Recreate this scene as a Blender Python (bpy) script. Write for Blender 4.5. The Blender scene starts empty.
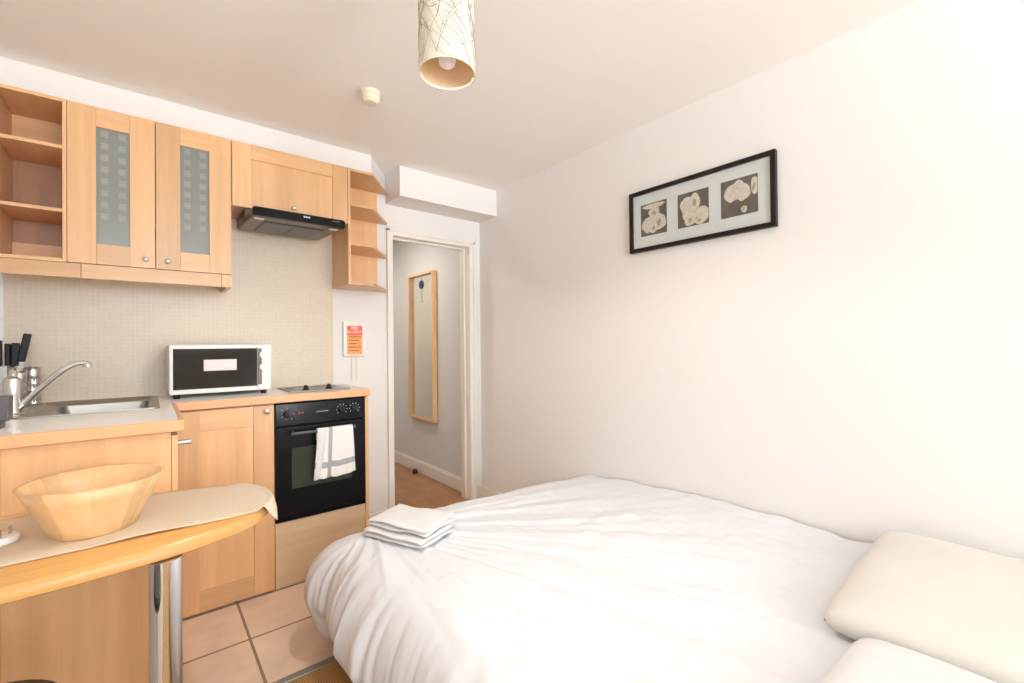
import bpy, bmesh, math, random
from mathutils import Vector, Matrix, noise
random.seed(7)
PI = math.pi
scene = bpy.context.scene
C = bpy.context.collection
CH = 1.2            # camera height; everything below is given in metres above the floor

# ------------------------------------------------------------------ materials
def newmat(name):
    m = bpy.data.materials.new(name); m.use_nodes = True
    nt = m.node_tree
    b = nt.nodes['Principled BSDF']
    return m, nt, b

def N(nt, t, **kw):
    n = nt.nodes.new(t)
    for k, v in kw.items():
        if k in n.inputs.keys(): n.inputs[k].default_value = v
        else: setattr(n, k, v)
    return n

def plain(name, col, rough=.5, metal=0.0, spec=.5, bump=0, bscale=200, coat=0, sheen=0, var=0, vscale=3):
    m, nt, b = newmat(name)
    b.inputs['Base Color'].default_value = (*col, 1)
    b.inputs['Roughness'].default_value = rough
    b.inputs['Metallic'].default_value = metal
    b.inputs['Specular IOR Level'].default_value = spec
    b.inputs['Coat Weight'].default_value = coat
    b.inputs['Sheen Weight'].default_value = sheen
    tc = N(nt, 'ShaderNodeTexCoord')
    if var:
        nz = N(nt, 'ShaderNodeTexNoise', Scale=vscale, Detail=3.0)
        nt.links.new(tc.outputs['Object'], nz.inputs['Vector'])
        mx = N(nt, 'ShaderNodeMix', data_type='RGBA')
        mx.inputs[6].default_value = (*[c*(1-var) for c in col], 1)
        mx.inputs[7].default_value = (*[min(1, c*(1+var)) for c in col], 1)
        nt.links.new(nz.outputs['Fac'], mx.inputs[0]); nt.links.new(mx.outputs[2], b.inputs['Base Color'])
    if bump:
        nz2 = N(nt, 'ShaderNodeTexNoise', Scale=bscale, Detail=2.0)
        nt.links.new(tc.outputs['Object'], nz2.inputs['Vector'])
        bp = N(nt, 'ShaderNodeBump', Strength=bump, Distance=.002)
        nt.links.new(nz2.outputs['Fac'], bp.inputs['Height']); nt.links.new(bp.outputs['Normal'], b.inputs['Normal'])
    return m

def wood(name, c1, c2, axis='z', rough=.38, scale=1.0, island=.12, coat=.15):
    """veneer with fine grain along an axis, every separate board in its own tone"""
    m, nt, b = newmat(name)
    L = nt.links.new
    tc = N(nt, 'ShaderNodeTexCoord'); geo = N(nt, 'ShaderNodeNewGeometry')
    sh = N(nt, 'ShaderNodeVectorMath', operation='MULTIPLY_ADD')
    rn = N(nt, 'ShaderNodeObjectInfo'); ra = N(nt, 'ShaderNodeMath', operation='ADD'); rf = N(nt, 'ShaderNodeMath', operation='FRACT')
    L(geo.outputs['Random Per Island'], ra.inputs[0]); L(rn.outputs['Random'], ra.inputs[1]); L(ra.outputs[0], rf.inputs[0])
    L(rf.outputs[0], sh.inputs[0]); sh.inputs[1].default_value = (7.3, 3.1, 5.7)
    L(tc.outputs['Object'], sh.inputs[2])
    mp = N(nt, 'ShaderNodeMapping')
    s = {'x': (1.2, 22, 22), 'y': (22, 1.2, 22), 'z': (22, 22, 1.2)}[axis]
    mp.inputs['Scale'].default_value = [v*scale for v in s]
    L(sh.outputs[0], mp.inputs['Vector'])
    n1 = N(nt, 'ShaderNodeTexNoise', Scale=1.0, Detail=5.0, Roughness=.55, Distortion=.3); L(mp.outputs[0], n1.inputs['Vector'])
    mp2 = N(nt, 'ShaderNodeMapping'); mp2.inputs['Scale'].default_value = [v*scale*6 for v in s]
    L(sh.outputs[0], mp2.inputs['Vector'])
    n2 = N(nt, 'ShaderNodeTexNoise', Scale=1.0, Detail=2.0); L(mp2.outputs[0], n2.inputs['Vector'])
    cr = N(nt, 'ShaderNodeValToRGB')
    cr.color_ramp.elements[0].position = .3; cr.color_ramp.elements[0].color = (*c2, 1)
    cr.color_ramp.elements[1].position = .72; cr.color_ramp.elements[1].color = (*c1, 1)
    ad = N(nt, 'ShaderNodeMath', operation='MULTIPLY_ADD'); ad.inputs[1].default_value = .25
    L(n2.outputs['Fac'], ad.inputs[0])
    sb = N(nt, 'ShaderNodeMath', operation='SUBTRACT'); sb.inputs[1].default_value = .12
    L(n1.outputs['Fac'], sb.inputs[0]); L(sb.outputs[0], ad.inputs[2]); L(ad.outputs[0], cr.inputs[0])
    hs = N(nt, 'ShaderNodeHueSaturation')
    mr = N(nt, 'ShaderNodeMapRange'); mr.inputs['To Min'].default_value = 1-island; mr.inputs['To Max'].default_value = 1+island
    L(rf.outputs[0], mr.inputs['Value']); L(mr.outputs[0], hs.inputs['Value'])
    L(cr.outputs[0], hs.inputs['Color']); L(hs.outputs[0], b.inputs['Base Color'])
    b.inputs['Roughness'].default_value = rough; b.inputs['Coat Weight'].default_value = coat
    b.inputs['Coat Roughness'].default_value = .25
    return m

def swizzle(nt, order):
    tc = N(nt, 'ShaderNodeTexCoord'); sp = N(nt, 'ShaderNodeSeparateXYZ'); cb = N(nt, 'ShaderNodeCombineXYZ')
    nt.links.new(tc.outputs['Object'], sp.inputs[0])
    for i, a in enumerate(order): nt.links.new(sp.outputs['XYZ'.index(a)], cb.inputs[i])
    return cb

def tiles(name, order, w, h, c1, c2, mortar, msize, off, rough=.4, offset=0.0, bump=.3, nvar=.0):
    m, nt, b = newmat(name); L = nt.links.new
    cb = swizzle(nt, order)
    mp = N(nt, 'ShaderNodeMapping'); mp.inputs['Location'].default_value = (*off, 0); L(cb.outputs[0], mp.inputs['Vector'])
    br = N(nt, 'ShaderNodeTexBrick'); br.offset = offset; br.squash = 1
    br.inputs['Color1'].default_value = (*c1, 1); br.inputs['Color2'].default_value = (*c2, 1); br.inputs['Mortar'].default_value = (*mortar, 1)
    br.inputs['Scale'].default_value = 1; br.inputs['Mortar Size'].default_value = msize; br.inputs['Mortar Smooth'].default_value = .1
    br.inputs['Brick Width'].default_value = w; br.inputs['Row Height'].default_value = h; br.inputs['Bias'].default_value = 0
    L(mp.outputs[0], br.inputs['Vector'])
    out = br.outputs['Color']
    if nvar:
        nz = N(nt, 'ShaderNodeTexNoise', Scale=7.0, Detail=5.0); L(cb.outputs[0], nz.inputs['Vector'])
        hs = N(nt, 'ShaderNodeHueSaturation'); mr = N(nt, 'ShaderNodeMapRange')
        mr.inputs['From Min'].default_value = .3; mr.inputs['From Max'].default_value = .7
        mr.inputs['To Min'].default_value = 1-nvar; mr.inputs['To Max'].default_value = 1+nvar
        L(nz.outputs['Fac'], mr.inputs['Value']); L(mr.outputs[0], hs.inputs['Value']); L(out, hs.inputs['Color']); out = hs.outputs[0]
    L(out, b.inputs['Base Color'])
    iv = N(nt, 'ShaderNodeMath', operation='SUBTRACT'); iv.inputs[0].default_value = 1; L(br.outputs['Fac'], iv.inputs[1])
    bp = N(nt, 'ShaderNodeBump', Strength=bump, Distance=.001); L(iv.outputs[0], bp.inputs['Height']); L(bp.outputs[0], b.inputs['Normal'])
    b.inputs['Roughness'].default_value = rough
    return m

def weave(name, c1, c2, scale, rough=.9, bump=.5):
    m, nt, b = newmat(name); L = nt.links.new
    tc = N(nt, 'ShaderNodeTexCoord')
    w1 = N(nt, 'ShaderNodeTexWave', Scale=scale, Distortion=1.2, Detail=1.0); w1.bands_direction = 'X'
    w2 = N(nt, 'ShaderNodeTexWave', Scale=scale, Distortion=1.2, Detail=1.0); w2.bands_direction = 'Y'
    L(tc.outputs['Object'], w1.inputs['Vector']); L(tc.outputs['Object'], w2.inputs['Vector'])
    mu = N(nt, 'ShaderNodeMath', operation='MULTIPLY'); L(w1.outputs['Fac'], mu.inputs[0]); L(w2.outputs['Fac'], mu.inputs[1])
    mx = N(nt, 'ShaderNodeMix', data_type='RGBA'); mx.inputs[6].default_value = (*c2, 1); mx.inputs[7].default_value = (*c1, 1)
    L(mu.outputs[0], mx.inputs[0]); L(mx.outputs[2], b.inputs['Base Color'])
    bp = N(nt, 'ShaderNodeBump', Strength=bump, Distance=.002); L(mu.outputs[0], bp.inputs['Height']); L(bp.outputs[0], b.inputs['Normal'])
    b.inputs['Roughness'].default_value = rough; b.inputs['Specular IOR Level'].default_value = .15
    return m

M = {}
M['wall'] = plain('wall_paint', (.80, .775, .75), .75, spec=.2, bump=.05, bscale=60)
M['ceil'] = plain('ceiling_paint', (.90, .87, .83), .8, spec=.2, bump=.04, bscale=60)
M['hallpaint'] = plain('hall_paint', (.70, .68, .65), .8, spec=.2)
M['gloss'] = plain('gloss_trim_paint', (.83, .79, .72), .35)
M['wood'] = wood('beech_veneer', (.77, .475, .245), (.66, .385, .18), 'z')
M['woodx'] = wood('beech_veneer_level', (.77, .475, .245), (.66, .385, .18), 'x')
M['woody'] = wood('beech_veneer_deep', (.77, .475, .245), (.66, .385, .18), 'y')
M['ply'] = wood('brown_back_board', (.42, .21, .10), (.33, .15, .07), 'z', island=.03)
M['pale'] = wood('pale_plinth_board', (.72, .55, .36), (.64, .46, .28), 'x', island=.03)
M['edge'] = wood('worktop_edging', (.80, .45, .23), (.72, .37, .17), 'x', island=.05)
M['edgey'] = wood('worktop_edging_side', (.80, .45, .23), (.72, .37, .17), 'y', island=.05)
M['bar'] = wood('bar_top_wood', (.68, .38, .13), (.58, .30, .09), 'x', island=.05, rough=.3, coat=.15)
M['laminate'] = plain('white_laminate', (.93, .93, .90), .25)
M['steel'] = plain('brushed_steel', (.42, .40, .37), .45, 1.0, bump=.08, bscale=300)
M['chrome'] = plain('chrome', (.82, .82, .83), .07, 1.0)
M['satin'] = plain('satin_nickel', (.72, .71, .69), .3, 1.0)
M['black'] = plain('black_enamel', (.007, .007, .009), .16, spec=.2)
M['blackm'] = plain('black_plastic', (.012, .012, .013), .35, spec=.3)
M['grey'] = plain('dark_grey_plastic', (.09, .085, .09), .4)
M['smoke'] = plain('smoked_glass', (.014, .012, .011), .06, spec=.3)
M['ovenglass'] = plain('oven_window_glass', (.045, .052, .038), .08, spec=.3)
M['hood_under'] = plain('hood_underside', (.11, .085, .06), .35, .2)
M['white'] = plain('white_enamel', (.84, .84, .82), .3)
M['cream'] = plain('cream_plastic', (.82, .76, .62), .4)
M['sticker'] = plain('pinkish_label', (.80, .70, .72), .6)
M['rubber'] = plain('dark_rubber', (.03, .025, .02), .6)
M['linen'] = plain('white_cotton', (.735, .745, .78), .9, spec=.1, bump=.15, bscale=500, sheen=.2)
M['pillow'] = plain('cream_pillow_cotton', (.66, .63, .57), .9, spec=.1, bump=.12, bscale=400, sheen=.2)
M['pillow2'] = plain('white_pillow_cotton', (.67, .66, .65), .9, spec=.1, bump=.12, bscale=400, sheen=.2)
M['terry'] = plain('white_terry', (.80, .80, .79), 1.0, spec=.05, bump=.7, bscale=900, sheen=.3)
M['divan'] = plain('divan_fabric', (.35, .30, .25), .9, bump=.2)
M['mat'] = weave('woven_runner', (.92, .81, .64), (.80, .68, .52), 260, bump=.6)
M['carpet'] = weave('sisal_carpet', (.74, .49, .22), (.34, .19, .07), 42, bump=.9)
M['floor'] = tiles('beige_floor_tiles', 'XYZ', .3333, .3333, (.82, .655, .52), (.77, .61, .475), (.27, .19, .13), .0055, (-.326+.3333, -2.115+.3333*7), .35, bump=.4, nvar=.10)
M['mosaic'] = tiles('beige_mosaic', 'XZY', .0205, .0205, (.71, .615, .49), (.68, .585, .465), (.745, .655, .53), .0013, (0, 0), .35, bump=.5)
M['hallfloor'] = tiles('laminate_boards', 'YXZ', 1.1, .12, (.42, .21, .09), (.34, .16, .065), (.22, .10, .04), .0012, (.2, 0), .35, offset=.4, bump=.1, nvar=.14)
M['frame'] = plain('black_brown_frame', (.016, .012, .011), .4, spec=.2)
M['mount'] = plain('pale_mount_card', (.66, .71, .70), .7)
M['photo'] = plain('dark_photo_ground', (.085, .075, .055), .4, var=.5, vscale=25)
M['petal'] = plain('petal_cream', (.62, .58, .48), .5, var=.35, vscale=90)
M['petal2'] = plain('petal_shade', (.36, .32, .24), .5, var=.2, vscale=50)
M['mirror'] = plain('mirror_silver', (.84, .80, .68), .03, 1.0)
M['mirrorwood'] = wood('mirror_frame_pine', (.80, .52, .27), (.72, .43, .20), 'z')
M['blue'] = plain('blue_plastic', (.015, .02, .10), .3)
M['red'] = plain('red_print', (.83, .13, .07), .5)
M['orange'] = plain('orange_print', (.90, .36, .10), .5)
M['ink'] = plain('printed_brown_ink', (.40, .09, .03), .6)
M['brass'] = plain('brass_pin', (.45, .38, .28), .25, 1.0)
M['twig'] = plain('printed_grey_twigs', (.38, .37, .32), .8)
M['tan'] = plain('tan_lining', (.80, .62, .40), .8)
M['slate'] = plain('grey_metal_strip', (.42, .41, .39), .35, .6)
M['stool'] = plain('dark_brown_vinyl', (.05, .035, .02), .35)
M['bowl'] = wood('bowl_rubberwood', (.80, .55, .30), (.70, .44, .21), 'z', scale=.8, island=.12, rough=.4)

def make_teacloth():
    m, nt, b = newmat('white_cloth_with_grey_stripes'); L = nt.links.new
    uv = N(nt, 'ShaderNodeUVMap'); sp = N(nt, 'ShaderNodeSeparateXYZ'); L(uv.outputs[0], sp.inputs[0])
    def band(out, c, w):
        s = N(nt, 'ShaderNodeMath', operation='SUBTRACT'); s.inputs[1].default_value = c; L(out, s.inputs[0])
        a = N(nt, 'ShaderNodeMath', operation='ABSOLUTE'); L(s.outputs[0], a.inputs[0])
        t = N(nt, 'ShaderNodeMath', operation='LESS_THAN'); t.inputs[1].default_value = w; L(a.outputs[0], t.inputs[0]); return t.outputs[0]
    mxx = N(nt, 'ShaderNodeMath', operation='MAXIMUM')
    L(band(sp.outputs[0], .36, .055), mxx.inputs[0]); L(band(sp.outputs[1], .20, .045), mxx.inputs[1])
    mx = N(nt, 'ShaderNodeMix', data_type='RGBA'); mx.inputs[6].default_value = (.86, .84, .80, 1); mx.inputs[7].default_value = (.42, .41, .43, 1)
    L(mxx.outputs[0], mx.inputs[0]); L(mx.outputs[2], b.inputs['Base Color']); b.inputs['Roughness'].default_value = .95
    return m
M['cloth'] = make_teacloth()

def make_frost():
    m, nt, b = newmat('frosted_patterned_glass'); L = nt.links.new
    cb = swizzle(nt, 'XZY')
    uv = N(nt, 'ShaderNodeUVMap'); sp = N(nt, 'ShaderNodeSeparateXYZ'); L(uv.outputs[0], sp.inputs[0])
    def cell(out, n, lo, hi):
        mu = N(nt, 'ShaderNodeMath', operation='MULTIPLY'); mu.inputs[1].default_value = n; L(out, mu.inputs[0])
        fr = N(nt, 'ShaderNodeMath', operation='FRACT'); L(mu.outputs[0], fr.inputs[0])
        g = N(nt, 'ShaderNodeMath', operation='GREATER_THAN'); g.inputs[1].default_value = lo; L(fr.outputs[0], g.inputs[0])
        l = N(nt, 'ShaderNodeMath', operation='LESS_THAN'); l.inputs[1].default_value = hi; L(fr.outputs[0], l.inputs[0])
        p = N(nt, 'ShaderNodeMath', operation='MULTIPLY'); L(g.outputs[0], p.inputs[0]); L(l.outputs[0], p.inputs[1]); return p.outputs[0], fr.outputs[0]
    cx, _ = cell(sp.outputs[0], 2, .3, .72)
    cy, fy = cell(sp.outputs[1], 10, .2, .72)
    st, _ = cell(sp.outputs[1], 40, .0, .5)
    top = N(nt, 'ShaderNodeMath', operation='GREATER_THAN'); top.inputs[1].default_value = .2; L(sp.outputs[1], top.inputs[0])
    a = N(nt, 'ShaderNodeMath', operation='MULTIPLY'); L(cx, a.inputs[0]); L(cy, a.inputs[1])
    a2 = N(nt, 'ShaderNodeMath', operation='MULTIPLY'); L(a.outputs[0], a2.inputs[0]); L(top.outputs[0], a2.inputs[1])
    a3 = N(nt, 'ShaderNodeMath', operation='MULTIPLY_ADD'); L(st, a3.inputs[0]); a3.inputs[1].default_value = -.35; a3.inputs[2].default_value = .75
    a4 = N(nt, 'ShaderNodeMath', operation='MULTIPLY'); L(a2.outputs[0], a4.inputs[0]); L(a3.outputs[0], a4.inputs[1])
    mx = N(nt, 'ShaderNodeMix', data_type='RGBA'); mx.inputs[6].default_value = (.36, .39, .36, 1); mx.inputs[7].default_value = (.58, .61, .57, 1)
    L(a4.outputs[0], mx.inputs[0]); L(mx.outputs[2], b.inputs['Base Color'])
    b.inputs['Roughness'].default_value = .13; b.inputs['Alpha'].default_value = .55; b.inputs['Specular IOR Level'].default_value = .9
    return m
M['frost'] = make_frost()

def make_shade():
    m, nt, b = newmat('white_lamp_paper')
    b.inputs['Base Color'].default_value = (.88, .87, .80, 1); b.inputs['Roughness'].default_value = .8
    tr = N(nt, 'ShaderNodeBsdfTranslucent'); tr.inputs[0].default_value = (.9, .85, .72, 1)
    mx = N(nt, 'ShaderNodeMixShader'); mx.inputs[0].default_value = .35
    o = nt.nodes['Material Output']
    nt.links.new(b.outputs[0], mx.inputs[1]); nt.links.new(tr.outputs[0], mx.inputs[2]); nt.links.new(mx.outputs[0], o.inputs[0])
    return m
M['shade'] = make_shade()

def make_pane(name='window_glass', k=.08):
    m, nt, b = newmat(name)
    tp = N(nt, 'ShaderNodeBsdfTransparent'); gl = N(nt, 'ShaderNodeBsdfGlossy'); gl.inputs['Roughness'].default_value = .02
    mx = N(nt, 'ShaderNodeMixShader'); mx.inputs[0].default_value = k
    nt.links.new(tp.outputs[0], mx.inputs[1]); nt.links.new(gl.outputs[0], mx.inputs[2]); nt.links.new(mx.outputs[0], nt.nodes['Material Output'].inputs[0])
    return m
M['pane'] = make_pane()
M['picglass'] = make_pane('picture_glass', .05)

def make_bulb():
    m, nt, b = newmat('lit_bulb')
    b.inputs['Base Color'].default_value = (.55, .48, .48, 1); b.inputs['Emission Color'].default_value = (1, .86, .8, 1); b.inputs['Emission Strength'].default_value = .25
    return m
M['bulb'] = make_bulb()

# ------------------------------------------------------------------ mesh helpers
def bm_new(): return bmesh.new()

def box(bm, x0, x1, y0, y1, z0, z1, bev=0.0, seg=2):
    vs = [bm.verts.new(p) for p in [(x0,y0,z0),(x1,y0,z0),(x1,y1,z0),(x0,y1,z0),(x0,y0,z1),(x1,y0,z1),(x1,y1,z1),(x0,y1,z1)]]
    fs = [bm.faces.new([vs[i] for i in q]) for q in [(0,3,2,1),(4,5,6,7),(0,1,5,4),(1,2,6,5),(2,3,7,6),(3,0,4,7)]]
    if bev:
        es = list({e for f in fs for e in f.edges})
        bmesh.ops.bevel(bm, geom=es, offset=bev, segments=seg, affect='EDGES', profile=.5)
    return bm

def prism(bm, pts, z0, z1, bev=0.0):
    lo = [bm.verts.new((x, y, z0)) for x, y in pts]; hi = [bm.verts.new((x, y, z1)) for x, y in pts]
    n = len(pts); fs = [bm.faces.new(lo[::-1]), bm.faces.new(hi)]
    for i in range(n): fs.append(bm.faces.new([lo[i], lo[(i+1)%n], hi[(i+1)%n], hi[i]]))
    if bev:
        es = list({e for f in fs[:2] for e in f.edges})
        bmesh.ops.bevel(bm, geom=es, offset=bev, segments=2, affect='EDGES', profile=.5)
    return bm

def lathe(bm, prof, c=(0, 0, 0), axis='z', n=40, cap=False):
    rings = []
    for r, h in prof:
        ring = []
        for k in range(n):
            a = 2*PI*k/n; u, v = r*math.cos(a), r*math.sin(a)
            p = {'z': (u, v, h), 'y': (u, h, v), 'x': (h, u, v)}[axis]
            ring.append(bm.verts.new((p[0]+c[0], p[1]+c[1], p[2]+c[2])))
        rings.append(ring)
    for a, b in zip(rings[:-1], rings[1:]):
        for k in range(n): bm.faces.new([a[k], a[(k+1)%n], b[(k+1)%n], b[k]])
    if cap:
        bm.faces.new(rings[0][::-1]); bm.faces.new(rings[-1])
    return bm

def tube(bm, pts, r, n=12, cap=True):
    pts = [Vector(p) for p in pts]; rr = r if isinstance(r, (list, tuple)) else [r]*len(pts)
    rings = []; up = None
    for i, p in enumerate(pts):
        d = (pts[min(i+1, len(pts)-1)]-pts[max(i-1, 0)]).normalized()
        if up is None:
            up = Vector((0, 0, 1)) if abs(d.z) < .9 else Vector((1, 0, 0))
        a = d.cross(up).normalized(); up = a.cross(d).normalized()
        rings.append([bm.verts.new(p+a*rr[i]*math.cos(2*PI*k/n)+up*rr[i]*math.sin(2*PI*k/n)) for k in range(n)])
    for a, b in zip(rings[:-1], rings[1:]):
        for k in range(n): bm.faces.new([a[k], a[(k+1)%n], b[(k+1)%n], b[k]])
    if cap: bm.faces.new(rings[0][::-1]); bm.faces.new(rings[-1])
    return bm

def smooth_path(pts, n=8):
    pts = [Vector(p) for p in pts]; out = []
    P = [pts[0]]+pts+[pts[-1]]
    for i in range(1, len(P)-2):
        for k in range(n):
            t = k/n; a, b, c, d = P[i-1], P[i], P[i+1], P[i+2]
            out.append(.5*((2*b)+(c-a)*t+(2*a-5*b+4*c-d)*t*t+(3*b-a-3*c+d)*t**3))
    out.append(pts[-1]); return out

def grid_surface(bm, f, nu, nv, uvmap=False, closed=False):
    vs = [[bm.verts.new(f(i/nu, j/nv)) for j in range(nv+1)] for i in range(nu+1)]
    uvl = bm.loops.layers.uv.verify() if uvmap else None
    for i in range(nu):
        for j in range(nv):
            fc = bm.faces.new([vs[i][j], vs[i+1][j], vs[i+1][j+1], vs[i][j+1]])
            if uvl:
                for lp, (a, b) in zip(fc.loops, [(i, j), (i+1, j), (i+1, j+1), (i, j+1)]): lp[uvl].uv = (a/nu, b/nv)
    return vs

def obj(name, bm, mat, parent=None, smooth=False, label=None, origin=None, fix=True):
    """link the bmesh (built in room coordinates) as one mesh object"""
    if fix: bmesh.ops.recalc_face_normals(bm, faces=bm.faces)
    org = Vector(origin) if origin else Vector((0, 0, 0))
    if parent is not None: org = Vector(parent['_org'])
    if org.length: bmesh.ops.translate(bm, verts=bm.verts, vec=-org)
    me = bpy.data.meshes.new(name); bm.to_mesh(me); bm.free()
    ms = mat if isinstance(mat, (list, tuple)) else [mat]
    for m in ms: me.materials.append(m)
    if smooth:
        me.polygons.foreach_set('use_smooth', [True]*len(me.polygons))
        if smooth != 'all': me.set_sharp_from_angle(angle=math.radians(40))
    o = bpy.data.objects.new(name, me); C.objects.link(o)
    o['_org'] = list(org)
    if parent is not None: o.parent = parent
    else: o.location = org
    if label: o['label'] = label
    return o

def tag(o, label, cat, group=None):
    o['label'] = label; o['category'] = cat
    if group: o['group'] = group
    return o

def thing(name, label, cat, loc, group=None):
    o = bpy.data.objects.new(name, None); o.empty_display_size = .05; C.objects.link(o)
    o.location = loc; o['_org'] = list(loc)
    return tag(o, label, cat, group)

def struct(name, bm, mat, smooth=False):
    o = obj(name, bm, mat, smooth=smooth); o['kind'] = 'structure'; return o

def bx(x0, x1, y0, y1, z0, z1, bev=0.0): return box(bm_new(), x0, x1, y0, y1, z0, z1, bev)

def text_mesh(s, size, ext=.0004):
    cu = bpy.data.curves.new('writing', 'FONT'); cu.body = s; cu.size = size; cu.align_x = 'CENTER'; cu.align_y = 'CENTER'; cu.extrude = ext
    t = bpy.data.objects.new('writing', cu); C.objects.link(t)
    me = bpy.data.meshes.new_from_object(t.evaluated_get(bpy.context.evaluated_depsgraph_get()))
    bpy.data.objects.remove(t); bpy.data.curves.remove(cu)
    bm = bm_new(); bm.from_mesh(me); bpy.data.meshes.remove(me); return bm

def place_text_y(s, size, x, y, z):           # lettering on a face that looks towards -y
    bm = text_mesh(s, size)
    bmesh.ops.transform(bm, matrix=Matrix.Translation((x, y, z)) @ Matrix.Rotation(PI/2, 4, 'X'), verts=bm.verts)
    return bm

# ------------------------------------------------------------------ room dimensions
XR, XL = 2.034, -.485
YK, YB = 2.88, -3.0
ZC = 2.35
DX0, DX1, DZ = 1.302, 1.925, 1.95        # doorway clear opening
YF = 2.446                                # base cabinet fronts
YU = 2.58                                 # wall cabinet fronts
YS = 1.87                                 # front of the sink return
WT = .96                                  # worktop height
T = .12

# floors
struct('floor', bx(XL-T, XR+T, 1.785, YK+.001, -.06, 0), M['floor'])
struct('floor_carpet', bx(XL-T, XR+T, YB-T, 1.753, -.06, .002), M['carpet'])
b = bm_new(); box(b, XL-T, XR+T, 1.7532, 1.7848, -.06, .006, .002)
struct('trim_1', b, M['slate'])
struct('floor_hall', bx(.6, 2.6, YK+.001, 5.2, -.06, 0), M['hallfloor'])
# ceiling
struct('ceiling', bx(XL-T, XR+T, YB-T, YK+T, ZC, ZC+.1), M['ceil'])
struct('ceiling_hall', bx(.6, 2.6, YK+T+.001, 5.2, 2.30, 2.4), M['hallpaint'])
# kitchen / door wall with doorway
b = bm_new()
box(b, XL-T, DX0-.03, YK, YK+T, 0, ZC); box(b, DX1+.03, XR+T, YK, YK+T, 0, ZC); box(b, DX0-.03, DX1+.03, YK, YK+T, DZ+.03, ZC)
struct('wall_kitchen', b, M['wall'])
struct('wall_right', bx(XR, XR+T, YB-T, YK, 0, ZC), M['wall'])
struct('wall_left', bx(XL-T, XL, YB, YK, 0, ZC), M['wall'])
# wall with two added windows, unseen behind the viewpoint
WX0, WX1, WZ0, WZ1 = -.44, 1.10, 1.22, 2.33      # high window, added to let daylight in
GX0, GX1, GZ0, GZ1 = 1.42, 1.96, .20, 1.15  # low window, added to light the ceiling from below
b = bm_new()
box(b, XL-T, WX0, YB-T, YB, 0, ZC); box(b, WX1, GX0, YB-T, YB, 0, ZC); box(b, GX1, XR+T, YB-T, YB, 0, ZC)
box(b, WX0, WX1, YB-T, YB, 0, WZ0); box(b, WX0, WX1, YB-T, YB, WZ1, ZC)
box(b, GX0, GX1, YB-T, YB, 0, GZ0); box(b, GX0, GX1, YB-T, YB, GZ1, ZC)
struct('wall_window', b, M['wall'])
for nm, x0_, x1_, z0_, z1_ in (('window_added_1', WX0, WX1, WZ0, WZ1), ('window_added_2', GX0, GX1, GZ0, GZ1)):
    b = bm_new()
    for (a0, a1, c0, c1) in ((x0_, x1_, z0_, z0_+.05), (x0_, x1_, z1_-.05, z1_), (x0_, x0_+.05, z0_+.05, z1_-.05), (x1_-.05, x1_, z0_+.05, z1_-.05)):
        box(b, a0, a1, YB-.09, YB-.04, c0, c1, .004)
    w = struct(nm, b, M['gloss'])
    obj('added_window_pane', bx(x0_+.05, x1_-.05, YB-.068, YB-.064, z0_+.05, z1_-.05), M['pane'], w)
# hall
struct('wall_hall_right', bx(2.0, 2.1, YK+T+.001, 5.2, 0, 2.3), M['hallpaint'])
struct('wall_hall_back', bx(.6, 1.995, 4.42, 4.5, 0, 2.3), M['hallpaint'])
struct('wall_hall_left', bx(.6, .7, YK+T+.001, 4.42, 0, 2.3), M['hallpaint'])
b = bm_new(); box(b, 1.98, 1.995, YK+T+.002, 4.42, 0, .10, .003); box(b, 1.985, 1.995, YK+T+.002, 4.42, .095, .115, .003)
struct('baseboard_hall', b, M['gloss'])
struct('baseboard_hall_back', bx(.7, 1.98, 4.405, 4.42, 0, .11, .003), M['gloss'])
# boxed-in duct over the wall cabinets and box over the door
b = bm_new()
prism(b, [(XL, 2.62), (1.055, 2.62), (1.255, YK-.001), (XL, YK-.001)], 2.235, ZC-.0005)
struct('trim_2', b, M['wall'])
b = bm_new(); box(b, 1.257, XR-.0005, 2.655, YK-.0005, 2.158, ZC-.0005)
struct('trim_3', b, M['wall'])
# door casing
b = bm_new()
cw = .039
for (a0, a1, c0, c1) in ((DX0-cw, DX0, 0, DZ+cw), (DX1, DX1+cw+.005, 0, DZ+cw), (DX0, DX1, DZ, DZ+cw)):
    box(b, a0, a1, YK-.018, YK-.0005, c0, c1, .004)
for (a0, a1, c0, c1) in ((DX0-cw-.004, DX0-cw+.014, 0, DZ+cw+.004), (DX1+cw-.009, DX1+cw+.009, 0, DZ+cw+.004), (DX0-cw-.004, DX1+cw+.009, DZ+cw-.014, DZ+cw+.004)):
    box(b, a0, a1, YK-.026, YK-.0015, c0, c1, .003)
d1 = struct('door_1', b, M['gloss'])
b = bm_new()
box(b, DX0-.028, DX0, YK-.002, YK+T+.002, 0, DZ+.028); box(b, DX1, DX1+.028, YK-.002, YK+T+.002, 0, DZ+.028); box(b, DX0, DX1, YK-.002, YK+T+.002, DZ, DZ+.028)
for (a0, a1, c0, c1) in ((DX0, DX0+.012, 0, DZ), (DX1-.012, DX1, 0, DZ), (DX0+.012, DX1-.012, DZ-.012, DZ)):
    box(b, a0, a1, YK+.045, YK+.08, c0, c1, .002)
obj('door_lining', b, M['gloss'], d1)
# skirting
b = bm_new(); box(b, XR-.016, XR-.0005, YB, YK-.002, .002, .10, .004); struct('baseboard_right', b, M['gloss'])
b = bm_new(); box(b, DX1+.075, XR-.017, YK-.016, YK-.0005, .002, .10, .004); box(b, .975, DX0-cw-.006, YK-.016, YK-.0005, .002, .10, .004)
struct('baseboard_kitchen', b, M['gloss'])
# splashback
struct('wall_splashback', bx(XL+.0005, .905, YK-.008, YK-.0006, WT-.002, 1.97), M['mosaic'])
b = bm_new(); box(b, XL+.0005, XL+.012, YK-.02, YK-.009, WT, 1.54, .002)
struct('trim_4', b, M['white'])

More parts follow.
